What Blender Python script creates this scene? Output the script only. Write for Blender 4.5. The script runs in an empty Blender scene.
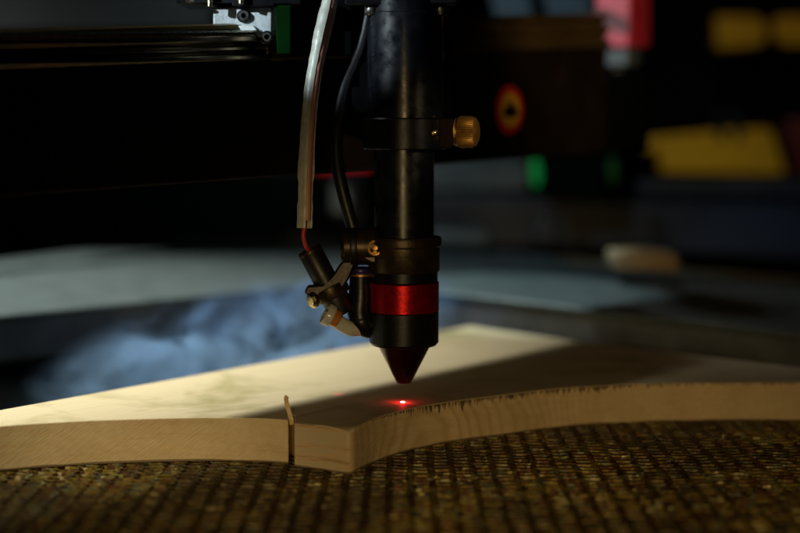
import bpy, bmesh, math, random
from mathutils import Vector, Matrix, Quaternion
R = math.radians
random.seed(7)
sc = bpy.context.scene
COL = sc.collection

# ------------------------------------------------------------------ camera
F = 1400.0                     # focal length in pixels of the 800 px wide photograph
PITCH = 0.0997
CAM = Vector((0, 0, 0.1205))
cam_d = bpy.data.cameras.new("camera")
cam = bpy.data.objects.new("camera", cam_d); COL.objects.link(cam)
cam_d.sensor_width = 36; cam_d.lens = 36 * F / 800
cam.location = CAM; cam.rotation_euler = (math.pi / 2 - PITCH, 0, 0)
cam_d.clip_start = 0.01; cam_d.clip_end = 50
cam_d.dof.use_dof = True; cam_d.dof.focus_distance = 0.515; cam_d.dof.aperture_fstop = 4.4
sc.camera = cam
FW = Vector((0, math.cos(PITCH), -math.sin(PITCH)))
UP = Vector((0, math.sin(PITCH), math.cos(PITCH)))
RT = Vector((1, 0, 0))

def ray(px, py):
    return FW + RT * ((px - 400) / F) + UP * ((266.5 - py) / F)
def PD(px, py, d):             # point at a distance along the view axis
    return CAM + ray(px, py) * d
def P(px, py, z=0.0):          # point on the level z
    r = ray(px, py)
    return CAM + r * ((z - CAM.z) / r.z)

# ------------------------------------------------------------------ world, view
w = bpy.data.worlds.new("World"); sc.world = w; w.use_nodes = True
w.node_tree.nodes["Background"].inputs[0].default_value = (0.35, 0.5, 0.7, 1)
w.node_tree.nodes["Background"].inputs[1].default_value = 0.004
sc.view_settings.view_transform = 'Standard'; sc.view_settings.look = 'None'
sc.view_settings.exposure = 0.0; sc.view_settings.gamma = 1.0
sc.cycles.use_denoising = True
sc.cycles.volume_bounces = 1
sc.cycles.volume_step_rate = 1.0
sc.cycles.sample_clamp_indirect = 4

# ------------------------------------------------------------------ workshop lamps and added fill spots
def spot(name, loc, target, power, color, angle, blend, radius):
    l = bpy.data.lights.new(name, 'SPOT'); l.energy = power; l.color = color
    l.spot_size = R(angle); l.spot_blend = blend; l.shadow_soft_size = radius
    o = bpy.data.objects.new(name, l); COL.objects.link(o); o.location = loc
    o.rotation_euler = (Vector(target) - Vector(loc)).to_track_quat('-Z', 'Y').to_euler()
    return o
U = Vector((0.68, 0.735, 0)).normalized()          # along the gantry, away from the lens
N = Vector((0.735, -0.68, 0)).normalized()         # across it, to the near right
# the bench lamp over the far side of the bed
spot("bench_lamp", (-0.53, 0.70, 0.80), (-0.31, 0.70, 0.0), 64, (0.97, 1.0, 0.92), 50, 0.75, 0.042)
spot("smoke_fill", (-0.37, 0.46, 0.060), (-0.01, 0.765, 0.036), 5.5, (0.22, 0.50, 1.0), 15, 0.8, 0.01)  # added blue fill aimed at the smoke
spot("rail_fill", (-0.15, 1.02, 0.60), P(505, 288, 0.030), 11.0, (0.72, 0.95, 1.0), 14, 0.25, 0.012)  # added spot that brightens a patch of the right rail
spot("rail_fill_right", (0.05, 1.05, 0.55), P(730, 300, 0.030), 1.3, (0.95, 0.95, 0.90), 26, 0.9, 0.03)  # weak spot added to lift the right end of the frame
# cool lamp at the upper left, falls on the carriage, cable and the top of the tube
spot("side_lamp", (-0.62, 0.12, 0.42), PD(366, -17, 0.53), 26.0, (0.78, 0.92, 1.0), 7.0, 0.25, 0.006)
spot("side_lamp_block", (-0.62, 0.12, 0.42), PD(232, 15, 0.54), 16.0, (0.80, 0.95, 1.0), 3.2, 0.4, 0.006)
spot("warm_side_fill", (0.42, 0.05, 0.26), PD(470, 132, 0.52), 4.6, (1.0, 0.74, 0.42), 5.0, 0.8, 0.008)  # added warm fill for the thumb knob and clamp
spot("warm_side_fill_far", (0.50, 0.05, 0.30), PD(580, 26, 0.74), 8.0, (1.0, 0.72, 0.40), 15, 0.9, 0.01)  # added warm fill for the beam grooves and the connector's right face
spot("side_fill_far", (-0.62, 0.12, 0.42), PD(600, 24, 0.80), 19.0, (0.90, 0.95, 1.0), 5, 0.3, 0.01)  # extra spot added to brighten the red connector
spot("far_cool_fill", (-0.30, 0.55, 0.60), (0.10, 1.08, 0.06), 6.0, (0.75, 0.90, 1.0), 38, 0.9, 0.03)  # added cool fill for the parts behind the bed
# warm dim lamp low at the front
spot("front_lamp", (-0.05, -0.28, 0.13), (0.03, 0.50, -0.062), 6.2, (1.0, 0.69, 0.30), 32, 0.9, 0.03)
spot("front_fill_left", (-0.40, 0.13, 0.15), (-0.125, 0.50, 0.008), 4.2, (1.0, 0.84, 0.52), 17, 0.9, 0.03)  # added fill for the left cut face and nearby honeycomb
# fill spot added to light the yellow parts at the far right
spot("rear_fill", (0.1, 0.75, 0.75), (0.36, 1.25, 0.14), 2.6, (1.0, 0.88, 0.6), 34, 0.8, 0.05)

# ------------------------------------------------------------------ materials
class NT:
    def __init__(s, name):
        s.m = bpy.data.materials.new(name); s.m.use_nodes = True
        s.t = s.m.node_tree; s.b = s.t.nodes["Principled BSDF"]; s.o = s.t.nodes["Material Output"]
    def n(s, typ, **kw):
        x = s.t.nodes.new(typ)
        for k, v in kw.items():
            if k in x.inputs: x.inputs[k].default_value = v
            else: setattr(x, k, v)
        return x
    def l(s, a, b): s.t.links.new(a, b)
    def math(s, op, a, b=None, c=None, clamp=False):
        x = s.t.nodes.new('ShaderNodeMath'); x.operation = op; x.use_clamp = clamp
        for i, v in enumerate((a, b, c)):
            if v is None: continue
            if isinstance(v, (int, float)): x.inputs[i].default_value = v
            else: s.l(v, x.inputs[i])
        return x.outputs[0]
    def mix(s, f, a, b):
        x = s.t.nodes.new('ShaderNodeMix'); x.data_type = 'RGBA'
        for sock, v in ((x.inputs[0], f), (x.inputs[6], a), (x.inputs[7], b)):
            if isinstance(v, (int, float)): sock.default_value = v
            elif isinstance(v, tuple): sock.default_value = (*v, 1) if len(v) == 3 else v
            else: s.l(v, sock)
        return x.outputs[2]
    def ramp(s, f, stops):
        x = s.t.nodes.new('ShaderNodeValToRGB'); e = x.color_ramp.elements
        while len(e) < len(stops): e.new(0.5)
        for i, (p, c) in enumerate(stops):
            e[i].position = p; e[i].color = (*c, 1) if len(c) == 3 else c
        s.l(f, x.inputs[0]); return x.outputs[0]
    def coord(s, scale=(1, 1, 1), rot=(0, 0, 0)):
        c = s.n('ShaderNodeTexCoord'); m = s.n('ShaderNodeMapping')
        m.inputs['Scale'].default_value = scale; m.inputs['Rotation'].default_value = rot
        s.l(c.outputs['Object'], m.inputs[0]); return m.outputs[0]
    def noise(s, vec, scale, detail=4, rough=0.55, dist=0.0):
        x = s.n('ShaderNodeTexNoise', Scale=scale, Detail=detail, Roughness=rough, Distortion=dist)
        s.l(vec, x.inputs['Vector']); return x.outputs[0]
    def bump(s, h, strength, dist):
        x = s.n('ShaderNodeBump', Strength=strength, Distance=dist)
        s.l(h, x.inputs['Height']); s.l(x.outputs[0], s.b.inputs['Normal'])

def worn(name, col, metallic=0.0, rough=0.4, var=0.35, scale=120, bump=0.15, col2=None, spec=None, coat=0, rv=0.25):
    t = NT(name); v = t.coord()
    nz = t.noise(v, scale, 5, 0.6)
    c2 = col2 or tuple(c * (1 - var) for c in col)
    t.l(t.mix(t.ramp(nz, [(0.35, (0, 0, 0)), (0.65, (1, 1, 1))]), c2, col), t.b.inputs['Base Color'])
    t.b.inputs['Metallic'].default_value = metallic
    n2 = t.noise(v, scale * 3.1, 4, 0.6)
    t.l(t.math('ADD', t.math('MULTIPLY', n2, rv), rough - rv / 2), t.b.inputs['Roughness'])
    if spec is not None: t.b.inputs['Specular IOR Level'].default_value = spec
    t.b.inputs['Coat Weight'].default_value = coat
    if bump: t.bump(n2, bump, 0.0004)
    return t.m

M = {}
M['anodised'] = worn('black_anodised', (0.012, 0.014, 0.018), 0.5, 0.34, 0.5, 260, 0.1)
M['tube_black'] = worn('tube_black', (0.006, 0.008, 0.013), 0.0, 0.30, 0.6, 60, 0.08, spec=0.55, rv=0.55)
M['bronze_black'] = worn('bronze_black', (0.060, 0.040, 0.020), 0.6, 0.38, 0.5, 220, 0.25)
M['black_plastic'] = worn('black_plastic', (0.010, 0.010, 0.011), 0.0, 0.42, 0.4, 200, 0.1)
M['beam_black'] = worn('beam_black', (0.014, 0.009, 0.006), 0.0, 0.7, 0.5, 60, 0.1, spec=0.03)
M['beam_groove'] = worn('beam_groove', (0.20, 0.13, 0.045), 0.7, 0.42, 0.4, 30, 0.1)  # the beam's warm reflections are put into this gold base colour
M['bracket_dark'] = worn('bracket_dark', (0.026, 0.018, 0.010), 0.4, 0.42, 0.5, 220, 0.25)
M['red_metal'] = worn('red_anodised', (0.50, 0.004, 0.006), 0.75, 0.30, 0.35, 300, 0.15)
M['cone_red'] = worn('nozzle_red', (0.045, 0.001, 0.005), 0.6, 0.16, 0.4, 300, 0.05, coat=0.6)
M['brass'] = worn('brass', (0.72, 0.40, 0.10), 0.85, 0.42, 0.3, 400, 0.15)
M['brass_light'] = worn('brass_light', (0.80, 0.68, 0.36), 1.0, 0.26, 0.3, 400, 0.15)
M['steel'] = worn('steel', (0.58, 0.56, 0.52), 1.0, 0.28, 0.3, 300, 0.1)
M['chrome'] = worn('chrome', (0.26, 0.20, 0.14), 1.0, 0.20, 0.3, 80, 0.0)
M['alu'] = worn('cast_aluminium', (0.50, 0.55, 0.57), 0.25, 0.5, 0.3, 500, 0.5)
M['alu_light'] = worn('pale_aluminium', (0.72, 0.77, 0.76), 0.2, 0.45, 0.15, 500, 0.3)
M['green'] = worn('green_plate', (0.002, 0.024, 0.003), 0.0, 0.8, 0.4, 120, 0.1, spec=0.03)
M['violet'] = worn('violet_ring', (0.03, 0.02, 0.14), 0.2, 0.35, 0.3, 200, 0.05)
M['cream'] = worn('cream_sleeve', (0.60, 0.62, 0.52), 0.0, 0.33, 0.25, 300, 0.2)
M['amber'] = worn('amber_plastic', (0.55, 0.20, 0.03), 0.0, 0.25, 0.3, 200, 0.05)
M['clear'] = worn('cloudy_plastic', (0.55, 0.56, 0.52), 0.0, 0.25, 0.2, 200, 0.1)
M['red_wire'] = worn('red_wire', (0.60, 0.05, 0.04), 0.0, 0.35, 0.3, 200, 0.05)
M['grey_frame'] = worn('grey_frame', (0.105, 0.135, 0.135), 0.2, 0.5, 0.35, 45, 0.2)
M['dark_frame'] = worn('dark_frame', (0.15, 0.165, 0.17), 0.2, 0.55, 0.4, 45, 0.2)
M['slate'] = worn('slate_panel', (0.020, 0.026, 0.034), 0.2, 0.5, 0.4, 20, 0.1)
M['housing'] = worn('housing', (0.0018, 0.0028, 0.0030), 0.0, 0.8, 0.4, 8, 0.05, spec=0.04)
M['yellow'] = worn('yellow_panel', (0.72, 0.38, 0.006), 0.0, 0.5, 0.2, 20, 0.05)
M['pink'] = worn('red_casing', (0.62, 0.03, 0.06), 0.0, 0.45, 0.3, 80, 0.05)
M['maroon'] = worn('maroon_panel', (0.12, 0.012, 0.008), 0.0, 0.5, 0.3, 20, 0.05)
M['pale_blue'] = worn('pale_panel', (0.11, 0.17, 0.20), 0.0, 0.5, 0.3, 20, 0.05)
M['tan'] = worn('tan_wood', (0.50, 0.34, 0.15), 0.0, 0.5, 0.3, 60, 0.1)
M['sticker_red'] = worn('sticker_red', (0.62, 0.015, 0.01), 0.0, 0.5, 0.2, 60, 0)
M['sticker_yellow'] = worn('sticker_yellow', (0.75, 0.42, 0.01), 0.0, 0.5, 0.2, 60, 0)

def emis(name, col, s):
    t = NT(name); t.b.inputs['Base Color'].default_value = (0, 0, 0, 1)
    t.b.inputs['Emission Color'].default_value = (*col, 1); t.b.inputs['Emission Strength'].default_value = s
    return t.m
M['teal'] = worn('teal_sheet', (0.0015, 0.006, 0.007), 0.0, 0.6, 0.3, 12, 0.05)
M['led_green'] = emis('green_led', (0.0, 1.0, 0.18), 0.11)
M['led_green_dim'] = emis('green_led_dim', (0.0, 1.0, 0.10), 0.011)
M['led_red'] = emis('red_led', (1.0, 0.01, 0.02), 0.20)
M['hot'] = emis('hot_spot', (1.0, 0.55, 0.42), 22)

def wood():
    t = NT('pine'); c = t.n('ShaderNodeTexCoord'); sep = t.n('ShaderNodeSeparateXYZ')
    t.l(c.outputs['Object'], sep.inputs[0])
    g = t.n('ShaderNodeNewGeometry'); sn = t.n('ShaderNodeSeparateXYZ'); t.l(g.outputs['Normal'], sn.inputs[0])
    top = t.math('GREATER_THAN', sn.outputs[2], 0.6)
    # rings: distance from a tilted pith line under the board
    rot = t.n('ShaderNodeMapping'); rot.inputs['Rotation'].default_value = (0, 0, R(-47)); t.l(c.outputs['Object'], rot.inputs[0])
    warp = t.n('ShaderNodeTexNoise', Scale=9.0, Detail=3.0); t.l(rot.outputs[0], warp.inputs['Vector'])
    s2 = t.n('ShaderNodeSeparateXYZ'); t.l(rot.outputs[0], s2.inputs[0])
    a = t.math('ADD', s2.outputs[1], t.math('MULTIPLY', t.math('SUBTRACT', warp.outputs[0], 0.5), 0.03))
    a = t.math('ADD', a, 0.012)
    zz = t.math('ADD', s2.outputs[2], 0.012)
    rad = t.math('SQRT', t.math('ADD', t.math('MULTIPLY', a, a), t.math('MULTIPLY', zz, zz)))
    wv = t.math('SINE', t.math('MULTIPLY', rad, 3600.0))
    wv = t.math('MULTIPLY', t.math('ADD', wv, 1.0), 0.5)
    ringc = t.math('POWER', wv, 2.5)
    rx = t.n('ShaderNodeMapRange'); rx.clamp = True
    for k, v in zip(('From Min', 'From Max', 'To Min', 'To Max'), (-0.040, 0.0, 0.05, 1.0)): rx.inputs[k].default_value = v
    t.l(sep.outputs[0], rx.inputs['Value'])
    rx2 = t.n('ShaderNodeMapRange'); rx2.clamp = True
    for k, v in zip(('From Min', 'From Max', 'To Min', 'To Max'), (0.03, 0.09, 1.0, 0.12)): rx2.inputs[k].default_value = v
    t.l(sep.outputs[0], rx2.inputs['Value'])
    ringc = t.math('MULTIPLY', ringc, t.math('MULTIPLY', rx.outputs[0], rx2.outputs[0]))
    fib = t.n('ShaderNodeMapping'); fib.inputs['Scale'].default_value = (18, 420, 420); t.l(rot.outputs[0], fib.inputs[0])
    fn = t.noise(fib.outputs[0], 1.0, 4, 0.6)
    base = t.mix(fn, (0.56, 0.40, 0.20), (0.78, 0.64, 0.39))
    base = t.mix(t.math('MULTIPLY', ringc, 0.42), base, (0.40, 0.23, 0.09))
    # pale greenish smoke stains on the top face
    st = t.noise(t.coord(), 24, 4, 0.6, 0.4)
    stm = t.ramp(st, [(0.52, (0, 0, 0)), (0.70, (1, 1, 1))])
    sx = t.n('ShaderNodeSeparateXYZ'); t.l(c.outputs['Object'], sx.inputs[0])
    topc = t.mix(0.30, base, (0.74, 0.68, 0.48))
    topc = t.mix(t.math('MULTIPLY', stm, 0.75), topc, (0.34, 0.30, 0.11))
    # cut faces: saw-toothed scorch under the top edge
    h = t.math('SUBTRACT', 0.016, sep.outputs[2])              # depth below the top
    along = t.n('ShaderNodeCombineXYZ')
    t.l(sep.outputs[0], along.inputs[0]); t.l(sep.outputs[1], along.inputs[1])
    tn = t.noise(along.outputs[0], 980, 2, 0.6); tn2 = t.noise(along.outputs[0], 45, 2, 0.5)
    lim = t.math('MULTIPLY', t.math('SUBTRACT', tn, 0.43), t.math('MULTIPLY', tn2, 0.032))
    xm = t.n('ShaderNodeMapRange'); xm.clamp = True
    for k, v in zip(('From Min', 'From Max', 'To Min', 'To Max'), (-0.012, 0.008, 0.02, 1.0)): xm.inputs[k].default_value = v
    t.l(sep.outputs[0], xm.inputs['Value'])
    xm2 = t.n('ShaderNodeMapRange'); xm2.clamp = True
    for k, v in zip(('From Min', 'From Max', 'To Min', 'To Max'), (0.05, 0.12, 1.0, 0.25)): xm2.inputs[k].default_value = v
    t.l(sep.outputs[0], xm2.inputs['Value'])
    lim = t.math('MULTIPLY', t.math('MULTIPLY', lim, xm.outputs[0]), xm2.outputs[0])
    lim = t.math('ADD', lim, 0.00022)
    edge = t.math('LESS_THAN', h, lim)
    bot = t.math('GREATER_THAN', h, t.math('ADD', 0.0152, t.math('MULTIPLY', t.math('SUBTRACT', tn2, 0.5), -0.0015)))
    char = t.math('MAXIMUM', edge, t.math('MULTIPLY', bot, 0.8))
    blot = t.noise(t.coord(), 60, 4, 0.6)
    side = t.mix(t.math('MULTIPLY', t.ramp(blot, [(0.4, (0, 0, 0)), (0.75, (1, 1, 1))]), 0.4), base, (0.40, 0.25, 0.11))
    lay = t.noise(t.coord((45, 45, 620)), 1.0, 4, 0.6, 0.3)
    lx = t.n('ShaderNodeMapRange'); lx.clamp = True
    for k, v in zip(('From Min', 'From Max', 'To Min', 'To Max'), (-0.0385, -0.036, 0.25, 1.0)): lx.inputs[k].default_value = v
    t.l(sep.outputs[0], lx.inputs['Value'])
    lx2 = t.math('LESS_THAN', sep.outputs[0], -0.0175)
    lm = t.math('MULTIPLY', t.math('MULTIPLY', lx.outputs[0], lx2), 0.85)
    side = t.mix(lm, side, t.ramp(lay, [(0.30, (0.30, 0.19, 0.09)), (0.45, (0.58, 0.42, 0.24)), (0.55, (0.50, 0.47, 0.34)), (0.70, (0.66, 0.42, 0.22))]))
    side = t.mix(t.math('MULTIPLY', char, 0.9), side, (0.06, 0.034, 0.015))
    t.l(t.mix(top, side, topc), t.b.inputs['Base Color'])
    t.b.inputs['Roughness'].default_value = 0.62; t.b.inputs['Specular IOR Level'].default_value = 0.25
    # cutting striations
    d0 = t.n('ShaderNodeMapping'); d0.inputs['Rotation'].default_value = (0, R(33), 0); t.l(c.outputs['Object'], d0.inputs[0])
    dv = t.n('ShaderNodeMapping'); dv.inputs['Scale'].default_value = (150, 150, 2000); t.l(d0.outputs[0], dv.inputs[0])
    dn = t.noise(dv.outputs[0], 1.0, 3, 0.5)
    fine = t.noise(t.coord((1, 1, 1)), 900, 3, 0.6)
    hgt = t.math('ADD', t.math('MULTIPLY', dn, 0.9), t.math('ADD', t.math('MULTIPLY', fine, 0.25), t.math('MULTIPLY', ringc, 0.2)))
    hgt = t.math('MULTIPLY', hgt, t.math('SUBTRACT', 1.06, top))
    t.bump(hgt, 0.5, 0.0005)
    return t.m
M['pine'] = wood()

def honey():
    t = NT('stained_aluminium'); v = t.coord()
    cr = t.n('ShaderNodeTexVoronoi', Scale=430.0); t.l(t.coord((1, 0.45, 1)), cr.inputs['Vector'])
    sep = t.n('ShaderNodeSeparateColor'); t.l(cr.outputs['Color'], sep.inputs[0])
    c = t.ramp(sep.outputs[0], [(0.0, (0.010, 0.007, 0.005)), (0.3, (0.13, 0.045, 0.013)), (0.5, (0.24, 0.16, 0.022)),
                                (0.7, (0.27, 0.22, 0.04)), (0.86, (0.06, 0.085, 0.07)), (0.93, (0.30, 0.30, 0.14)), (1.0, (0.70, 0.60, 0.28))])
    big = t.noise(v, 22, 4, 0.6)
    c = t.mix(t.ramp(big, [(0.42, (0, 0, 0)), (0.60, (1, 1, 1))]), t.mix(0.75, c, (0.015, 0.010, 0.008)), c)
    c = t.mix(0.15, c, (0.20, 0.13, 0.015))
    t.l(c, t.b.inputs['Base Color'])
    t.b.inputs['Metallic'].default_value = 0.35; t.b.inputs['Roughness'].default_value = 0.38
    t.bump(t.noise(v, 700, 4, 0.6), 0.6, 0.0006)
    return t.m
M['honey'] = honey()
M['tray'] = worn('tray', (0.020, 0.012, 0.007), 0.0, 0.7, 0.6, 60, 0.2)

# ------------------------------------------------------------------ builders
ORIG = {}
def link(o): COL.objects.link(o); return o
def tag(o, label=None, cat=None, group=None, kind=None):
    if label: o['label'] = label
    if cat: o['category'] = cat
    if group: o['group'] = group
    if kind: o['kind'] = kind
    return o
def empty(name, loc, label, cat, group=None):
    o = link(bpy.data.objects.new(name, None)); o.location = loc; o.empty_display_size = 0.01
    ORIG[o.name] = Vector(loc); tag(o, label, cat, group); return o
def obj(name, bm, mat, parent=None, loc=None, smooth=True, bevel=0.0, seg=2):
    org = ORIG[parent.name] if parent else Vector(loc) if loc is not None else Vector((0, 0, 0))
    bmesh.ops.recalc_face_normals(bm, faces=bm.faces)
    bmesh.ops.translate(bm, verts=bm.verts, vec=-org)
    me = bpy.data.meshes.new(name); bm.to_mesh(me); bm.free()
    me.materials.append(M[mat] if isinstance(mat, str) else mat)
    o = link(bpy.data.objects.new(name, me))
    if parent: o.parent = parent
    else: o.location = org
    ORIG[o.name] = org
    if bevel:
        b = o.modifiers.new("bevel", 'BEVEL'); b.width = bevel; b.segments = seg; b.limit_method = 'ANGLE'; b.angle_limit = R(35)
    if smooth:
        for p in me.polygons: p.use_smooth = True
        try:
            me.set_sharp_from_angle(angle=R(38))
        except Exception: pass
    return o
def frame_z(ax):               # matrix whose z axis is ax
    return Vector(ax).normalized().to_track_quat('Z', 'Y').to_matrix().to_4x4()
def lathe(bm, prof, org, ax=(0, 0, 1), seg=64, sx=1.0, knurl=None):
    m = Matrix.Translation(org) @ frame_z(ax)
    rings = []
    for i, (r, h) in enumerate(prof):
        if r < 1e-7: rings.append([bm.verts.new(m @ Vector((0, 0, h)))]); continue
        row = []
        for k in range(seg):
            a = 2 * math.pi * k / seg; rr = r
            if knurl and i in knurl and k % 2: rr *= 0.955
            row.append(bm.verts.new(m @ Vector((rr * math.cos(a), rr * math.sin(a), h))))
        rings.append(row)
    for A, B in zip(rings, rings[1:]):
        for k in range(seg):
            j = (k + 1) % seg
            q = [A[k % len(A)], A[j % len(A)], B[j % len(B)], B[k % len(B)]]
            u = []
            for x in q:
                if x not in u: u.append(x)
            if len(u) > 2: bm.faces.new(u)
    return bm
def cyl(bm, a, b, r, seg=40, ch=0.0):
    a, b = Vector(a), Vector(b); L = (b - a).length; c = ch
    return lathe(bm, [(0, 0), (r - c, 0), (r, c), (r, L - c), (r - c, L), (0, L)] if c else [(0, 0), (r, 0), (r, L), (0, L)], a, b - a, seg)
def spline(pts, n=12):
    pts = [Vector(p) for p in pts]; out = []
    q = [2 * pts[0] - pts[1]] + pts + [2 * pts[-1] - pts[-2]]
    for i in range(1, len(q) - 2):
        p0, p1, p2, p3 = q[i - 1:i + 3]
        for k in range(n):
            t = k / n
            out.append(0.5 * ((2 * p1) + (p2 - p0) * t + (2 * p0 - 5 * p1 + 4 * p2 - p3) * t * t + (3 * p1 - p0 - 3 * p2 + p3) * t ** 3))
    out.append(pts[-1]); return out
def tube(bm, path, r, seg=20, section=None, rfun=None):
    n = len(path); rows = []
    ref = Vector((0, 1, 0.01)).normalized()
    for i, p in enumerate(path):
        t = (path[min(i + 1, n - 1)] - path[max(i - 1, 0)]).normalized()
        x = t.cross(ref).normalized(); y = x.cross(t).normalized()
        k = rfun(i) if rfun else 1.0
        if section: rows.append([bm.verts.new(p + (x * u + y * v) * k) for u, v in section])
        else: rows.append([bm.verts.new(p + (x * math.cos(2 * math.pi * j / seg) + y * math.sin(2 * math.pi * j / seg)) * r * k) for j in range(seg)])
    for A, B in zip(rows, rows[1:]):
        for j in range(len(A)):
            k = (j + 1) % len(A); bm.faces.new((A[j], A[k], B[k], B[j]))
    bm.faces.new(rows[0]); bm.faces.new(list(reversed(rows[-1])))
    return bm
def prism(bm, poly, vec):      # planar polygon pushed along vec
    vec = Vector(vec)
    a = [bm.verts.new(p) for p in poly]; b = [bm.verts.new(Vector(p) + vec) for p in poly]
    bm.faces.new(a); bm.faces.new(list(reversed(b)))
    for i in range(len(a)):
        j = (i + 1) % len(a); bm.faces.new((a[i], b[i], b[j], a[j]))
    return bm
def box(bm, c, sx, sy, sz, rot=None):
    m = Matrix.Translation(c) @ (rot.to_4x4() if rot else Matrix.Identity(4))
    v = [bm.verts.new(m @ Vector((x * sx / 2, y * sy / 2, z * sz / 2))) for x in (-1, 1) for y in (-1, 1) for z in (-1, 1)]
    for f in ((0, 1, 3, 2), (4, 6, 7, 5), (0, 4, 5, 1), (2, 3, 7, 6), (0, 2, 6, 4), (1, 5, 7, 3)): bm.faces.new([v[i] for i in f])
    return bm
B = bmesh.new
def extrude_line(bm, p0, p1, prof, nrm, k0=1.0, k1=1.0):
    """profile (u across nrm, h up) carried from p0 to p1"""
    nrm = Vector(nrm)
    a = [bm.verts.new(p0 + nrm * u + Vector((0, 0, h * k0))) for u, h in prof]
    b = [bm.verts.new(p1 + nrm * u + Vector((0, 0, h * k1))) for u, h in prof]
    bm.faces.new(a); bm.faces.new(list(reversed(b)))
    for i in range(len(a)):
        j = (i + 1) % len(a); bm.faces.new((a[i], b[i], b[j], a[j]))
    return bm

# ================================================================== SETTING
bm = B(); box(bm, (0.2, 1.2, -0.075), 5, 4, 0.01)
tag(obj('floor_pan', bm, 'housing'), 'black bottom pan under the bed of the machine', None, None, 'structure')
bm = B(); box(bm, (0.3, 2.3, 0.6), 5, 0.04, 2.2)
tag(obj('background', bm, 'housing'), 'dark teal black background behind the machine', None, None, 'structure')

# ================================================================== HONEYCOMB BED
T = 0.016
bed = empty('honeycomb_bed', (0, 0.5, -0.012), 'stained honeycomb metal work bed under the wooden board', 'work bed')
bm = B(); Rr = 0.0049; th = 0.00045; H = 0.012
def inside_bed(x, y):
    s = Vector((x, y, 0))
    c = P(470, 326, T)
    d = s - c
    return d.dot(-N) < 0.012 and d.dot(U) < 0.012 + 0.05 * 0   # ends a little beyond the board's two far edges
cp = 1.5 * Rr; YS = 0.58; rp = math.sqrt(3) * Rr * YS
seen = set()
def wall(a, b):
    k = tuple(sorted(((round(a[0], 5), round(a[1], 5)), (round(b[0], 5), round(b[1], 5)))))
    if k in seen: return
    seen.add(k)
    a = Vector((a[0], a[1], 0)); b = Vector((b[0], b[1], 0)); t = (b - a).normalized(); p = Vector((-t.y, t.x, 0)) * th / 2
    j = [random.uniform(-0.0003, 0.0002) for _ in range(2)]
    q = [a - p, b - p, b + p, a + p]
    top = [bm.verts.new(v + Vector((0, 0, j[0] if i in (0, 3) else j[1]))) for i, v in enumerate(q)]
    bot = [bm.verts.new(v - Vector((0, 0, H))) for v in q]
    bm.faces.new(top)
    bm.faces.new((top[0], bot[0], bot[1], top[1])); bm.faces.new((top[2], bot[2], bot[3], top[3]))
def jit(x, y):
    h = math.sin(x * 91733.1 + y * 47331.7) * 43758.5453; h -= math.floor(h)
    g = math.sin(x * 31733.1 - y * 77331.7) * 23758.5453; g -= math.floor(g)
    return (x + (h - .5) * 0.0006, y + (g - .5) * 0.0007)
for i in range(-48, 50):
    for j in range(0, 122):
        x = i * cp; y = 0.33 + j * rp + (rp / 2 if i % 2 else 0)
        if abs(x) > 0.33 * y + 0.02 or not inside_bed(x, y): continue
        if y > 0.60 and x < 0.0 and False: continue
        v = [(round(x + Rr * math.cos(R(60 * k)), 6), round(y + YS * Rr * math.sin(R(60 * k)), 6)) for k in range(6)]
        v = [jit(round(a, 4), round(b, 4)) for a, b in v]
        for k in range(6): wall(v[k], v[(k + 1) % 6])
obj('honeycomb', bm, 'honey', bed, smooth=False)
bm = B()
cc = P(470, 326, T); cc.z = -H - 0.001
c0 = cc - N * 0.014 + U * 0.014
prism(bm, [c0, c0 + N * 0.7, c0 + N * 0.7 - U * 0.9, c0 - U * 0.9], (0, 0, -0.004))
obj('tray', bm, 'tray', bed)

# ================================================================== FRAME ROUND THE BED
ZT = 0.030
fr = empty('bed_frame', P(350, 283, ZT), 'broad grey metal frame edge running behind the board and smoke', 'machine frame')
cF = P(352, 281, ZT); lF = P(-60, 320, ZT); rF = P(860, 340, ZT)
cBk = P(352, 216, ZT)
def frame_strip(name, front, back, z1, mat, depth):
    bm = B(); prism(bm, [Vector((p.x, p.y, z1)) for p in front + back[::-1]], (0, 0, -depth)); return obj(name, bm, mat, fr, bevel=0.0015)
lB = P(-60, 281, ZT); 
frame_strip('near_rail', [lF, cF], [lB, P(352, 234, ZT)], ZT, 'grey_frame', 0.004)
frame_strip('near_rail', [cF + Vector((0.0006, 0, 0)), rF], [P(352, 234, ZT) + Vector((0.0006, 0, 0)), P(860, 291, ZT)], ZT, 'grey_frame', 0.004)
bm = B(); ta, tb = P(560, 262, ZT), P(860, 291, ZT)
q = [Vector((p.x, p.y, ZT + .004)) for p in (ta, tb, tb + Vector((0, .006, 0)), ta + Vector((0, .006, 0)))]
prism(bm, q, (0, 0, -0.008)); obj('edge_trim', bm, 'beam_groove', fr, bevel=0.0005)
# skirt below the rails
def skirt(a, b, z0, z1, mat, off):
    bm = B(); d = (b - a); n = Vector((-d.y, d.x, 0)).normalized()
    if n.y < 0: n = -n
    q = [a + n * off, b + n * off, b + n * (off + 0.01), a + n * (off + 0.01)]
    prism(bm, [Vector((p.x, p.y, z1)) for p in q], (0, 0, z0 - z1)); return obj('skirt', bm, mat, fr, bevel=0.001)
skirt(lF, cF, 0.006, ZT - 0.0042, 'dark_frame', 0.003)
skirt(cF, rF, 0.004, ZT - 0.0042, 'dark_frame', 0.003)
# raised rear lip behind the left rail
bm = B(); a, b = P(-60, 281, ZT), P(352, 234, ZT)
a2, b2 = P(-60, 272, ZT), P(352, 222, ZT)
prism(bm, [a + Vector((0, 0, .003)), b + Vector((0, 0, .003)), b2 + Vector((0, 0, .003)), a2 + Vector((0, 0, .003))], (0, 0, -0.008))
obj('rear_lip', bm, 'grey_frame', fr, bevel=0.001)

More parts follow.
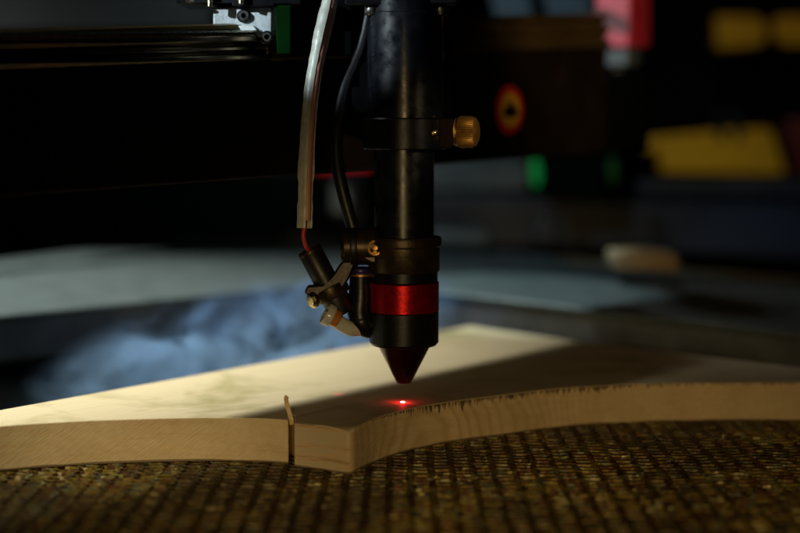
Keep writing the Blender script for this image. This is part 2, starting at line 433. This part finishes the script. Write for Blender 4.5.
# ================================================================== WOODEN BOARD
bpts_left = [(-150, 489), (-60, 478), (0, 471), (57, 466.5), (114, 463.5), (201, 461), (260, 462), (288.6, 463.8)]
bpts_right = [(352, 474), (376, 462), (409, 451), (448, 443), (500, 435.4), (560, 427.5), (640, 422.5), (720, 421), (800, 421), (870, 423)]
Lp = spline([P(x, y, 0) for x, y in bpts_left], 8)
Rp = spline([P(x, y, 0) for x, y in bpts_right], 10)
# slight ripple of the hand fed cut
slit_a, slit_b = P(288.6, 463.8, 0), P(294.6, 466.8, 0)
inward = (Vector((0.0, 1, 0)) * 0.9 + Vector((-0.05, 0, 0))).normalized()
outl = Lp + [slit_a + inward * 0.012, slit_a + inward * 0.0135 + Vector((0.0007, 0, 0)), slit_b + inward * 0.012]
outl += [slit_b, P(325, 470.5, 0), P(343, 473.6, 0), P(348.5, 474.6, 0)] + Rp
outl += [P(x, y, T) for x, y in [(900, 380), (800, 367), (690, 354.5), (575, 341), (470, 326), (235, 368), (0, 410), (-100, 428)]]
outl = [Vector((p.x, p.y, 0)) for p in outl]
bd = P(420, 440, 0)
bm = B(); vs = [bm.verts.new(p) for p in outl]; f = bm.faces.new(vs)
r_ = bmesh.ops.extrude_face_region(bm, geom=[f])
bmesh.ops.translate(bm, verts=[v for v in r_['geom'] if isinstance(v, bmesh.types.BMVert)], vec=(0, 0, T))
# knock the near top corner down a little
for v in bm.verts:
    if v.co.z > T / 2:
        d = (Vector((v.co.x, v.co.y, 0)) - Vector((outl[len(Lp) + 6].x, outl[len(Lp) + 6].y, 0))).length
        if d < 0.0045: v.co.z -= 0.0016 * (1 - d / 0.0045); v.co.y += 0.0012 * (1 - d / 0.0045)
bmesh.ops.triangulate(bm, faces=[f for f in bm.faces if len(f.verts) > 4])
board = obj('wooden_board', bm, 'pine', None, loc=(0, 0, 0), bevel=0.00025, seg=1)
tag(board, 'pale pine board with curved scorched cut edge on the honeycomb bed', 'board')
l = bpy.data.lights.new('pointer_light', 'SPOT'); l.energy = 0.03; l.color = (1.0, 0.02, 0.05); l.spot_size = R(9); l.spot_blend = 0.9; l.shadow_soft_size = 0.001
o = link(bpy.data.objects.new('pointer_light', l)); o.location = PD(345, 318, 0.5275); o.rotation_euler = (P(338, 394, T) - o.location).to_track_quat('-Z', 'Y').to_euler()
# thin chip standing in the kerf
bm = B()
tube(bm, spline([slit_a + inward * 0.004 + Vector((0.0007 + dx, 0, z)) for z, dx in ((0.0135, 0.0004), (0.0155, 0.0003), (0.0175, -0.0002), (0.0205, -0.0011), (0.0232, -0.0015), (0.0238, -0.0011))], 6), 0.0008, 8,
     section=[(-0.0008, -0.0005), (0.0008, -0.0004), (0.0007, 0.0006), (-0.0007, 0.0005)])
obj('splinter', bm, worn('dry_chip', (0.75, 0.58, 0.28), 0, .4, .4, 500, .3), board)

# ================================================================== LASER SPOT
dot = P(402.5, 402.5, T)
bm = B(); lathe(bm, [(0, 0.0004), (0.0006, 0.0003), (0.0008, 0.0001), (0.0008, -0.0002), (0, -0.0002)], dot, seg=16)
tag(obj('laser_spot', bm, 'hot', None, loc=dot), 'white hot laser spot burning with red glow on the board', 'laser spot')
M['streak_red'] = emis('streak_red', (1.0, 0.03, 0.02), 0.8)  # thin glowing red streak across the laser spot
bm = B(); e0, e1 = P(384, 400.6, T), P(414, 404.6, T); em = (e1 - e0)
lathe(bm, [(0, 0), (0.00010, em.length * .2), (0.00026, em.length * .6), (0.00008, em.length * .9), (0, em.length)], e0, em, 8)
obj('red_streak', bm, 'streak_red', bpy.data.objects['laser_spot'])
l = bpy.data.lights.new('spot_glow', 'POINT'); l.energy = 0.0011; l.color = (1.0, 0.02, 0.03); l.shadow_soft_size = 0.0007
o = link(bpy.data.objects.new('spot_glow', l)); o.location = dot + Vector((0, 0, 0.0018))

# ================================================================== LASER HEAD
D = 0.5275
PX = D / F                      # metres per pixel at the head
axis = PD(404.0, 300, D)
def hz(py): return PD(404, py, D).z
def hp(px, py, dd=0.0): return PD(px, py, D + dd)
head = empty('laser_cutting_unit', (axis.x, axis.y, hz(384)), 'black cylindrical laser head with red ring and pointed nozzle over the board', 'laser head')
def hl(name, prof, mat, parent=head, seg=96, x=404.0):
    bm = B(); lathe(bm, prof, Vector((axis.x + (x - 404) * PX, axis.y, 0)), seg=seg); return obj(name, bm, mat, parent)
hl('nozzle_tip', [(0.0008, hz(384) + .002), (0.0009, hz(384)), (2.6e-3, hz(384)), (2.9e-3, hz(383)), (9.6e-3, hz(348)), (9.8e-3, hz(346)), (0, hz(346))], 'cone_red')
hl('nozzle_sleeve', [(0, hz(346.2)), (0.0103, hz(346.2)), (0.0122, hz(345)), (0.0131, hz(342)), (0.0131, hz(311.4)), (0.0128, hz(311)), (0, hz(311))], 'anodised')
hl('red_ring', [(0, hz(310.8)), (0.0129, hz(310.8)), (0.0132, hz(310)), (0.0132, hz(282)), (0.0129, hz(281.2)), (0, hz(281.2))], 'red_metal')
hl('spacer_ring', [(0, hz(281)), (0.0124, hz(281)), (0.0127, hz(280)), (0.0127, hz(270)), (0, hz(270))], 'anodised')
col = hl('collar', [(0.0100, hz(271)), (0.0132, hz(270.5)), (0.0135, hz(269)), (0.0135, hz(246)), (0.0140, hz(244.5)), (0.0141, hz(238)), (0.0138, hz(236)), (0.0112, hz(235.6))], 'bronze_black')
hl('lower_tube', [(0.0112, hz(240)), (0.0112, hz(140))], 'tube_black')
hl('upper_tube', [(0.0100, hz(121)), (0.0140, hz(120)), (0.0140, hz(17)), (0.0135, hz(16)), (0.0135, hz(-60)), (0, hz(-60))], 'tube_black', x=405.3)
bm = B(); lathe(bm, [(0.0125, hz(149)), (0.0153, hz(149)), (0.0156, hz(148)), (0.0156, hz(119.5)), (0.0152, hz(118.2)), (0.0125, hz(118.5))], Vector((axis.x + 1 * PX, axis.y, 0)), seg=96)
clamp = obj('clamp_ring', bm, 'anodised', head)
bm = B(); box(bm, hp(437.5, 133.3, -0.0115), 0.0110, 0.007, 29.0 * PX)
obj('clamp_lug', bm, 'beam_black', clamp, bevel=0.0006)
def screw(name, c, ax, r, mat, parent, h=0.0022, hexr=0.45):
    bm = B(); lathe(bm, [(0, -h), (r * .92, -h), (r, -h * .8), (r, -r * .12), (r * .9, 0), (r * hexr, 0)], c, ax, 32)
    m = Matrix.Translation(c) @ frame_z(ax)
    rim = [bm.verts.new(m @ Vector((r * hexr * math.cos(R(60 * k)), r * hexr * math.sin(R(60 * k)), 0))) for k in range(6)]
    low = [bm.verts.new(m @ Vector((r * hexr * math.cos(R(60 * k)), r * hexr * math.sin(R(60 * k)), -h * .5))) for k in range(6)]
    for k in range(6): bm.faces.new((rim[k], rim[(k + 1) % 6], low[(k + 1) % 6], low[k]))
    bm.faces.new(low)
    return obj(name, bm, mat, parent)
bm = B(); lathe(bm, [(0, -.001), (.0014, -.001), (.0016, 0), (.0014, .0010), (.0008, .0015), (0, .0016)], hp(433, 133, -0.0168), (0, -1, 0.1), 24)
obj('clamp_screw', bm, 'brass_light', clamp)
# knurled thumb knob
ka = hp(451.5, 132, -0.009); kax = Vector((1, -0.30, 0))
bm = B(); lathe(bm, [(0, 0), (0.0030, 0), (0.0045, 0.0006), (0.0053, 0.0020), (0.0050, 0.0026), (0.0050, 0.0030)], ka, kax, 48)
knob = obj('thumb_knob', bm, 'brass', clamp)
bm = B(); lathe(bm, [(0.0050, 0.0030), (0.0057, 0.0031), (0.0059, 0.0036), (0.0058, 0.0078), (0.0052, 0.0092), (0.0038, 0.0100), (0, 0.0102)], ka, kax, 88, knurl=(1, 2, 3, 4))
obj('knob_grip', bm, 'brass', head)
# mounting plate and its two screws at the top
bm = B(); prism(bm, [hp(345, 5, -0.021), hp(458, 5, -0.021), hp(458, 5, 0.03), hp(345, 5, 0.03)], (0, 0, 0.02))
plate = obj('mounting_plate', bm, 'anodised', head, bevel=0.0008)
for x in (372, 440.5):
    bm = B(); c = hp(x, 6.5, -0.0165)
    lathe(bm, [(0, 0.0012), (0.0012, 0.0012), (0.0014, -0.0008), (0.0027, -0.0009), (0.0028, -0.0012), (0.0028, -0.0038), (0.0025, -0.0042), (0, -0.0042)], c + Vector((0, 0, .001)), seg=28)
    obj('mounting_screw', bm, 'steel' if x < 400 else 'brass_light', plate)
# back plate that carries the tube
bm = B(); prism(bm, [hp(352, 5, 0.018), hp(452, 5, 0.018), hp(452, 112, 0.018), hp(352, 112, 0.018)], (0, 0.006, 0))
obj('back_plate', bm, 'housing', head, bevel=0.0008)

# pivot clamp beside the collar
q = -0.004
bm = B(); cyl(bm, hp(341, 247, q), hp(379, 246, q), 18.5 * PX, 48, 0.0014)
piv = obj('pivot_clamp', bm, 'bronze_black', head)
bm = B(); lathe(bm, [(0.0062, -0.0013), (0.0074, -0.0013), (0.0076, -0.0009), (0.0076, 0.0009), (0.0074, 0.0013), (0.0062, 0.0013)], hp(354, 247, q), hp(379, 246, q) - hp(341, 247, q), 48)
obj('clamp_band', bm, 'black_plastic', piv)
bm = B(); prism(bm, [hp(x, y, -0.0095) for x, y in ((361, 237), (386, 238), (398, 243), (398, 262), (372, 264), (361, 258))], (0, 0.006, 0))
obj('clamp_tab', bm, 'bronze_black', piv, bevel=0.0008)
bm = B(); lathe(bm, [(0, -.002), (.0027, -.002), (.0032, -.0014), (.0032, .0002), (.0028, .0009), (.0021, .0010), (.0019, .0002), (.0012, .0002), (.0010, .0014), (0, .0016)], hp(375.5, 248, -0.0105), (-0.15, -1, 0.12), 36)
obj('thumb_screw', bm, 'brass', piv)
# arm down to the pointer
bm = B()
arm = [(356, 262), (349, 256), (340, 264), (332, 276), (322, 285), (307, 286), (304, 293), (312, 299), (326, 300), (340, 293), (349, 279)]
prism(bm, [hp(x, y, -0.0075) for x, y in arm], (0, 0.0045, 0))
obj('pointer_bracket', bm, 'bracket_dark', head, bevel=0.0007)
# pointer module: short barrel leaning towards the nozzle
pa, pb = hp(309.5, 250.5, -0.0050), hp(343, 313, -0.0010)
ax = (pb - pa); L = ax.length; pd = ax.normalized()
bm = B(); lathe(bm, [(0.0030, 0.004), (0.0032, 0.0), (0.0043, 0.0), (0.0046, 0.0004), (0.0046, L * .60), (0.0051, L * .61), (0.0053, L * .64), (0.0053, L * .93), (0.0047, L), (0.0020, L), (0.0018, L - .002), (0, L - .002)], pa, ax, 48)
mod = obj('pointer_module', bm, 'black_plastic', head)
bm = B(); lathe(bm, [(0.0033, 0.0006), (0.0034, -0.0004), (0.0045, -0.0004), (0.0047, 0.0002), (0.0047, 0.0010)], pa, ax, 40)
obj('barrel_rim', bm, 'bronze_black', mod)
bm = B(); lathe(bm, [(0, 0.003), (0.0033, 0.003)], pa, ax, 32); obj('resin_plug', bm, 'amber', mod)
bm = B(); lathe(bm, [(0.0052, L * .56), (0.0066, L * .565), (0.0068, L * .60), (0.0068, L * .70), (0.0066, L * .73), (0.0052, L * .735)], pa, ax, 48)
obj('module_clamp', bm, 'bronze_black', mod)
# two small brass thumb screws
for (x0, y0, x1, y1, r, m_) in ((311, 301, 326, 295, 0.0030, 'brass_light'),):
    a, b = hp(x0, y0, -0.009), hp(x1, y1, -0.005)
    bm = B(); lathe(bm, [(0, -.0006), (r * .7, -.0005), (r, .0004), (r, .0016), (r * .8, .0022), (r * .45, .0024), (r * .45, (b - a).length), (0, (b - a).length)], a, b - a, 32)
    obj('adjusting_screw', bm, m_, head)
# cloudy plastic fitting and elbow
a, b = hp(325, 313, -0.006), hp(349, 326, -0.004)
bm = B(); lathe(bm, [(0.0022, 0), (0.0040, 0), (0.0043, .0005), (0.0043, .0028), (0.0036, .0034), (0.0022, .0034)], a, b - a, 36)
fit = obj('hose_fitting', bm, 'clear', head)
bm = B(); lathe(bm, [(0, .0016), (0.0034, .0016), (0.0034, .0046), (0.0028, .0050), (0, .0050)], a + Vector((0.0008, -0.0001, -.0002)), b - a, 32)
obj('fitting_core', bm, 'amber', fit)
bm = B(); tube(bm, spline([hp(333, 318, -0.004), hp(343, 325, -0.003), hp(352, 329, -0.002), hp(362, 328, 0)], 8), 0.0028, 24); obj('fitting_stub', bm, 'clear', fit)
# air elbow
bm = B(); tube(bm, spline([hp(361, 276, 0.0), hp(361, 296, 0.0), hp(360, 313, 0.0), hp(364, 324, 0.0), hp(378, 327, 0.002), hp(392, 326, 0.004)], 8), 0.0043, 32,
              rfun=lambda i: 1.0 + 0.12 * math.sin(min(i, 24) / 24 * math.pi) + (0.08 if i > 20 else 0))
elb = obj('air_elbow', bm, 'anodised', head)
bm = B(); lathe(bm, [(0, 0), (0.0041, 0), (0.0043, .0003), (0.0043, .0017), (0.0040, .0021), (0, .0021)], hp(361, 273.0, 0), (0, 0, 1), 36)
obj('elbow_collar', bm, 'violet', elb)
bm = B(); lathe(bm, [(0.0040, 0), (0.0045, .0001), (0.0045, .0007), (0.0040, .0008)], hp(361, 275.8, 0), (0, 0, 1), 36)
obj('elbow_washer', bm, 'brass', elb)

# ================================================================== HOSE AND CABLE
bm = B()
hose = spline([hp(375, -30, 0.010), hp(369, 15, 0.008), hp(360, 52, 0.006), hp(345, 88, 0.002), hp(338, 125, -0.002), hp(337, 160, -0.004), hp(343, 192, -0.005), hp(354, 232, -0.004)], 10)
tube(bm, hose, 0.0024, 24)
tag(obj('air_hose', bm, 'black_plastic', None, loc=hp(354, 232)), 'thin glossy black hose curving down beside the laser tube', 'hose')
cab = empty('pointer_cable', hp(304, 245, -0.006), 'red wire in a cream split sleeve hanging down to the pointer', 'cable')
pth = spline([hp(333, -30, 0.0), hp(330, 0, 0.0), hp(321, 40, -0.002), hp(313, 82, -0.004), hp(308.5, 125, -0.006), hp(306, 175, -0.006), hp(304.5, 228, -0.006)], 14)
sec = []
ro, ri = 0.00285, 0.00205
a0, a1 = R(-44), R(244)       # open towards the lower right of the view
for k in range(25):
    a = a0 + (a1 - a0) * k / 24; sec.append((ro * math.cos(a), ro * math.sin(a)))
for k in range(25):
    a = a1 - (a1 - a0) * k / 24; sec.append((ri * math.cos(a), ri * math.sin(a)))
rr = [1 + random.choice((0, 0.02, 0, 0.12, 0.10, -0.05)) for _ in range(200)]
ROT = R(36)
sec = [(u * math.cos(ROT) - v * math.sin(ROT), u * math.sin(ROT) + v * math.cos(ROT)) for u, v in sec]
bm = B(); tube(bm, pth, 0, section=sec, rfun=lambda i: rr[i // 6] * (1 + 0.02 * math.sin(i * 1.3)))
obj('split_sleeve', bm, 'cream', cab)
wp = pth[:-1] + spline([pth[-1], hp(303.5, 236, -0.006), hp(306, 246, -0.0055), hp(309, 251, -0.0048), pa + pd * 0.003], 6)
bm = B(); tube(bm, wp, 0.00085, 12); obj('red_wire', bm, 'red_wire', cab)
bm = B(); tube(bm, [p + Vector((0.0009, -0.0010, 0)) for p in pth[:-2]], 0.00145, 12); obj('inner_wire', bm, worn('pink_wire', (0.75, 0.34, 0.27), 0, .4, .2, 200, .05), cab)

# ================================================================== GANTRY
GL, GR = 0.475, 0.735
gl0, gr0 = PD(-40, 200, 0.440), PD(646, 149.6, 0.780)
gdir = (gr0 - gl0); gn = Vector((gdir.y, -gdir.x, 0)).normalized()    # towards the lens
gan = empty('gantry_beam', (gl0 + gr0) / 2, 'long black gantry beam crossing behind the laser tube', 'gantry beam')
bl = gl0 - gdir * 0.3; br = gl0 + gdir * 0.90
hb = 0.0475; KL, KR = 0.72, 1.16
bm = B(); extrude_line(bm, bl, br, [(0, 0), (0, hb), (-0.03, hb), (-0.03, 0.004), (-0.026, 0)], gn, KL, KR)
obj('beam_body', bm, 'beam_black', gan, bevel=0.001)
bm = B()
pr = [(0.0, hb + .0002), (0.002, hb + .0008), (0.002, hb + .003), (-0.001, hb + .0042), (-0.001, hb + .0062), (0.0015, hb + .0075), (0.0015, hb + .0095), (-0.002, hb + .0107), (-0.002, hb + .0123),
      (0.001, hb + .0135), (0.001, hb + .0150), (-0.003, hb + .0158), (-0.024, hb + .0158), (-0.024, hb + .0002)]
extrude_line(bm, bl, br, pr, gn, KL, KR)
obj('grooved_rail', bm, 'beam_groove', gan, smooth=False)
# bright guide rail in front, ends left of the head
def gp(px, dn=0.0, h=0.0):      # point on the beam's lower front edge seen at column px
    lo, hi = -0.4, 1.3
    for _ in range(40):
        m = (lo + hi) / 2; p = gl0 + gdir * m + gn * dn; c = p - CAM
        x = 400 + F * c.dot(RT) / c.dot(FW)
        if x < px: lo = m
        else: hi = m
    return p + Vector((0, 0, h * (0.82 + 0.34 * m)))
bm = B()
gr_ = [(0.0005, .0485), (0.0040, .0478), (0.0065, .0492), (0.0065, .0512), (0.0040, .0530), (0.0040, .0548), (0.0070, .0566), (0.0070, .0590), (0.0062, .0602), (0.0005, .0606)]
e = gp(262, 0, 0)
extrude_line(bm, bl, e, gr_, gn, KL * 1.04, 0.82 + 0.34 * (e - gl0).length / gdir.length)
rail = obj('guide_rail', bm, 'chrome', gan, bevel=0.0004)
bm = B(); extrude_line(bm, bl, e, [(0.0045, .0604), (0.0072, .0604), (0.0072, .0611), (0.0045, .0613)], gn, KL * 1.04, 0.82 + 0.34 * (e - gl0).length / gdir.length); obj('rail_edge', bm, 'steel', rail)
bm = B(); c = gp(252, 0.0078, 0.0535); lathe(bm, [(0, 0), (.0054, 0), (.0058, .0004), (.0058, .0016), (.0050, .0021), (0, .0021)], gp(258, 0.001, 0.0538), gdir, 32)
obj('rail_end_cap', bm, 'chrome', gan)
bm = B()
# warning sticker
sc_c = gp(509, 0.0006, 0); zc = PD(509, 110, (sc_c - CAM).dot(FW)).z; sc_c.z = zc
gu = Vector((gdir.x, gdir.y, 0)).normalized()
def disc(name, r, off, mat, par, pts=None, asp=1.32):
    bm = B(); r_x = r
    if pts is None: pts = [(math.cos(R(k * 7.5)), math.sin(R(k * 7.5)) ) for k in range(48)]
    prism(bm, [sc_c + gu * (x * r_x) + Vector((0, 0, y * r * asp)) + gn * off for x, y in pts], gn * 0.0002)
    return obj(name, bm, mat, par, smooth=False)
stk = disc('warning_sticker', 0.0114, 0.0, 'sticker_red', gan, asp=1.02)
disc('sticker_field', 0.0082, 0.0004, 'sticker_yellow', stk, asp=1.02)
sym = [(-.62, -.22), (-.40, .18), (-.16, .16), (0.0, .48), (.18, .14), (.45, .18), (.62, -.22), (.25, -.34), (-.25, -.34)]
disc('sticker_symbol', 0.0106, 0.0008, 'black_plastic', stk, pts=sym, asp=1.02)

# carriage block with its screws
car = empty('carriage', gp(242, 0.002, 0.055), 'silver cast carriage block with black socket screws above the bright rail', 'carriage')
d0 = (gp(242, 0.002) - CAM).dot(FW) - 0.004
def cpnt(x, y, dd=0): return PD(x, y, d0 + dd)
bm = B(); prism(bm, [cpnt(x, y) for x, y in ((213, 7), (272, 7), (272, 33), (269, 44), (262, 44), (250, 33), (213, 31))], (0, 0.02, 0.002))
blk = obj('block', bm, 'alu', car, bevel=0.0006)
bm = B(); prism(bm, [cpnt(x, y, -0.0015) for x, y in ((230, 32), (236, 25.5), (253, 25.5), (263, 37), (259, 37), (251, 31.5))], (0, 0.003, 0))
obj('bearing_seal', bm, 'alu_light', blk, bevel=0.0003)
screw('block_screw', cpnt(243, 16, -0.0014), (0, -1, 0.05), 0.0024, 'anodised', car)
bm = B(); lathe(bm, [(.0010, 0), (.0019, 0), (.0019, -.0006), (.0010, -.0006)], cpnt(243.5, 15.6, -0.0017), (0, -1, .05), 24); obj('screw_rim', bm, 'steel', blk)
screw('block_screw', cpnt(267, 37, -0.0016), (0, -1, 0.05), 0.0024, 'anodised', car)
bm = B(); lathe(bm, [(.0010, 0), (.0017, 0), (.0017, -.0006), (.0010, -.0006)], cpnt(266.5, 37, -0.0019), (0, -1, .05), 24); obj('screw_rim', bm, 'steel', blk)
bm = B(); prism(bm, [cpnt(x, y, -0.004) for x, y in ((176, -14), (300, -14), (300, 4), (274, 4), (274, 6), (232, 6), (232, 3), (176, 3))], (0, 0.03, 0))
obj('top_plate', bm, 'anodised', car, bevel=0.0006)
bm = B(); prism(bm, [cpnt(x, y, -0.003) for x, y in ((274, -10), (291, -10), (291, 54), (277, 54))], (0, 0.004, 0))
obj('green_plate', bm, 'green', car, bevel=0.0005)
for x, y, h_ in ((210, 7, 'brass_light'), (241, 4, 'brass_light')):
    bm = B(); cyl(bm, cpnt(x, y, -0.006), cpnt(x, -12, -0.006), 0.0010, 20, 0.0002); obj('standoff_pin', bm, h_, car)
bm = B(); cyl(bm, cpnt(186, 1, -0.006), cpnt(194, 1, -0.006), 0.0007, 16); obj('pin', bm, 'steel', car)
bm = B(); prism(bm, [cpnt(x, y, 0.012) for x, y in ((290, -14), (352, -14), (352, 56), (290, 56))], (0, 0.006, 0))
obj('carriage_plate', bm, 'housing', car, bevel=0.0006)

# ================================================================== THINGS BEHIND
def slab(name, pts, d, thick, mat, label, cat, dd=None, bevel=0.003, parent=None, group=None):
    bm = B(); q = [PD(x, y, d + (dd[i] if dd else 0)) for i, (x, y) in enumerate(pts)]
    prism(bm, q, (0, thick, 0))
    if parent: return obj(name, bm, mat, parent, bevel=bevel)
    o = obj(name, bm, mat, None, loc=q[0], bevel=bevel); return tag(o, label, cat, group)
# red connector and the cable under it
slab('end_plate', [(590, 72), (646, 70), (650, 150), (590, 154)], 0.79, 0.02, 'housing', None, None, parent=gan)
con = empty('red_connector', PD(610, 50, 0.80), 'red plastic connector casing with metal end near the top edge', 'connector')
bm = B(); dC = 0.80
p1, p2, p3 = PD(595, 47, dC), PD(629, 47, dC - 0.010), PD(650, 47, dC + 0.012)
prism(bm, [p1, p2, p3, p3 + Vector((-0.02, 0.03, 0))], (0, 0, 0.06)); obj('casing', bm, 'pink', con, bevel=0.001)
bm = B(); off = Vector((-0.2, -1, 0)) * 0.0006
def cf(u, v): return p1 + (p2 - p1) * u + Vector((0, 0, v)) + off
prism(bm, [cf(0.0, 0.014), cf(0.0, 0.0235), cf(0.98, 0.0155), cf(0.98, 0.0065)], -off * 0.6); obj('shadow_stripe', bm, worn('shadow_red', (0.13, 0.006, 0.01), 0, .5, .3, 60, 0), con)  # diagonal cast shadow laid on the casing as a dark red strip
bm = B(); q1 = PD(606, 66, dC + 0.004); prism(bm, [q1, PD(627, 66, dC - 0.004), PD(640, 66, dC + 0.01), PD(620, 66, dC + .02)], (0, 0, 0.0105)); obj('metal_end', bm, 'grey_frame', con, bevel=0.0008)
bm = B(); tube(bm, spline([PD(617, 62, dC + .01), PD(619, 90, dC + .012), PD(612, 115, dC + .016), PD(603, 136, dC + .02)], 8), 0.0030, 16); obj('connector_lead', bm, worn('olive_lead', (0.10, 0.075, 0.02), 0, .5, .3, 100, .05), con)
# pale slats
for k, (x0, x1) in enumerate(((493, 536), (546, 596))):
    slab('pale_louvre', [(x0 - 8, -30), (x1 - 8, -30), (x1, 22), (x0 + 4, 22)], 1.0, 0.01, 'pale_blue',
         'wide pale blue slat beside the red connector' if k else 'narrow pale blue slat left of the wide one', 'slat', group='pale slats behind the beam')
# yellow parts
slab('yellow_sheet', [(642, 140), (660, 137), (735, 130), (772, 129), (788, 176), (662, 173), (660, 152), (643, 151)], 1.25, 0.02, 'yellow', 'large yellow panel low on the right behind two dark rods', 'panel')
slab('yellow_plate', [(717, 16), (757, 16), (768, 24), (768, 42), (757, 48), (718, 50)], 1.25, 0.02, 'yellow', 'small yellow plate with a rounded right side', 'plate')
slab('yellow_cover', [(777, 17), (840, 15), (840, 47), (784, 47), (776, 38)], 1.25, 0.02, 'yellow', 'yellow cover cut by the right edge above the panel', 'cover')
for k, x in enumerate((719, 737)):
    bm = B(); cyl(bm, PD(x - 2, 112, 1.15), PD(x + 3, 142, 1.15), 0.0035, 20, .0005)
    tag(obj('dark_rod', bm, 'black_plastic', None, loc=PD(x, 112, 1.15)), 'dark rod in front of the yellow panel, ' + ('nearer the right end' if k else 'nearer the middle'), 'rod', 'dark rods before the yellow panel')
slab('maroon_panel', [(786, 120), (850, 118), (850, 178), (796, 176)], 1.27, 0.02, 'maroon', 'dark maroon panel right of the yellow panel', 'panel')
slab('machine_side', [(600, -40), (716, -40), (900, -40), (900, 10), (716, 12), (712, 52), (900, 52), (900, 118), (700, 126), (600, 134)], 1.30, 0.02, 'housing', 'black machine side wall behind the yellow plates', 'machine wall')
# far rails and bits between beam and bed frame
slab('far_rail', [(640, 180), (900, 180), (900, 200), (640, 196)], 1.12, 0.03, 'slate', 'dark slate rail under the yellow panel', 'rail')
slab('far_box', [(405, 194), (620, 200), (900, 208), (900, 268), (600, 250), (405, 247)], 1.05, 0.05, 'slate', 'long dark blue box behind the grey bed frame', 'box')
slab('grey_housing', [(425, 163), (470, 158), (528, 158), (530, 192), (425, 192)], 1.10, 0.03, 'grey_frame', 'pale grey housing below the beam, left of the green lamp', 'housing')
slab('grey_block', [(432, 229), (488, 232), (492, 246), (432, 246)], 0.99, 0.03, 'grey_frame', 'short grey block right of the laser tube collar', 'block')
slab('steel_gusset', [(541, 216), (550, 210), (566, 244), (530, 244)], 1.0, 0.02, 'slate', 'small triangular bracket standing on the dark blue box', 'bracket')
slab('far_housing', [(230, 172), (300, 168), (365, 172), (365, 232), (340, 222), (230, 236)], 1.15, 0.04, 'slate', 'dark housing behind the cable sleeve', 'housing')
slab('pale_fitting', [(316, 186), (338, 182), (352, 190), (350, 214), (322, 216), (314, 204)], 1.05, 0.03, 'grey_frame', 'pale round fitting between the cable and the hose', 'fitting')
slab('red_lamp_strip', [(314, 166), (372, 156), (372, 169), (316, 172)], 1.04, 0.008, 'led_red', 'glowing red strip behind the hose under the beam', 'lamp')
def led(px, py, rx, ry, mat, label):
    bm = B(); c = PD(px, py, 1.0); lathe(bm, [(0, -.006), (rx, -.006), (rx, 0), (rx * .8, .002), (0, .003)], c, (0, -1, 0), 24)
    for v in bm.verts: v.co.z = c.z + (v.co.z - c.z) * ry / rx + (v.co.x - c.x) * -0.5
    tag(obj('green_lamp', bm, mat, None, loc=c), label, 'lamp', 'green lamps behind the beam')
led(536, 172, 0.0036, 0.0105, 'led_green', 'bright green lamp under the gantry beam')
led(613, 170, 0.0034, 0.010, 'led_green_dim', 'dim green lamp under the end of the beam')
slab('lamp_box', [(545, 158), (606, 156), (606, 196), (545, 196)], 1.02, 0.03, 'housing', 'black box between the two green lamps', 'box')
slab('tan_block', [(612, 252), (640, 250), (680, 254), (682, 273), (614, 270)], 0.80, 0.03, 'tan', 'small tan wooden block on the far bed frame', 'block')
slab('teal_cover', [(-120, -80), (214, -80), (214, 30), (-120, 36)], 0.92, 0.02, 'teal', 'dark teal sheet above the bright rail at the upper left', 'cover')
slab('rear_left_shade', [(-80, 202), (190, 180), (330, 172), (330, 226), (100, 250), (-80, 268)], 1.0, 0.02, 'housing', 'added near black sheet for darkness behind the left of the bed frame', 'cover')  # sheet added to keep the area below the beam black

# ================================================================== SMOKE
def smoke():
    bm = B(); bmesh.ops.create_cube(bm, size=2)
    bmesh.ops.subdivide_edges(bm, edges=bm.edges[:], cuts=4, use_grid_fill=True)
    for v in bm.verts: v.co = v.co.normalized() * (0.75 + 0.25 * max(abs(c) for c in v.co))
    o = obj('smoke', bm, 'housing', None)
    t = NT('smoke'); t.t.nodes.remove(t.b)
    pv = t.n('ShaderNodeVolumePrincipled'); t.l(pv.outputs[0], t.o.inputs['Volume'])
    pv.inputs['Color'].default_value = (0.42, 0.67, 1.0, 1); pv.inputs['Anisotropy'].default_value = 0.0
    g = t.n('ShaderNodeTexCoord')
    ln = t.n('ShaderNodeVectorMath', operation='LENGTH'); t.l(g.outputs['Object'], ln.inputs[0])
    fall = t.n('ShaderNodeMapRange', interpolation_type='SMOOTHSTEP')
    for k, v in zip(('From Min', 'From Max', 'To Min', 'To Max'), (0.10, 0.95, 1.0, 0.0)): fall.inputs[k].default_value = v
    t.l(ln.outputs['Value'], fall.inputs['Value'])
    mp = t.n('ShaderNodeMapping'); mp.inputs['Scale'].default_value = (2.6, 1.3, 1.0); t.l(g.outputs['Object'], mp.inputs[0])
    nz = t.noise(mp.outputs[0], 1.3, 7, 0.62, 1.1)
    th_ = t.n('ShaderNodeMapRange', interpolation_type='SMOOTHSTEP')
    for k, v in zip(('From Min', 'From Max', 'To Min', 'To Max'), (0.485, 0.66, 0.01, 1.0)): th_.inputs[k].default_value = v
    t.l(nz, th_.inputs['Value'])
    d = t.math('MULTIPLY', t.math('MULTIPLY', th_.outputs[0], fall.outputs[0]), 150.0)
    t.l(d, pv.inputs['Density'])
    o.data.materials.clear(); o.data.materials.append(t.m)
    return o
s = smoke(); s.location = PD(266, 350, 0.680); s.rotation_euler = (0, R(-6), R(44)); s.scale = (0.150, 0.040, 0.043)
tag(s, 'blue white smoke drifting behind the left part of the board', 'smoke', None, 'stuff')
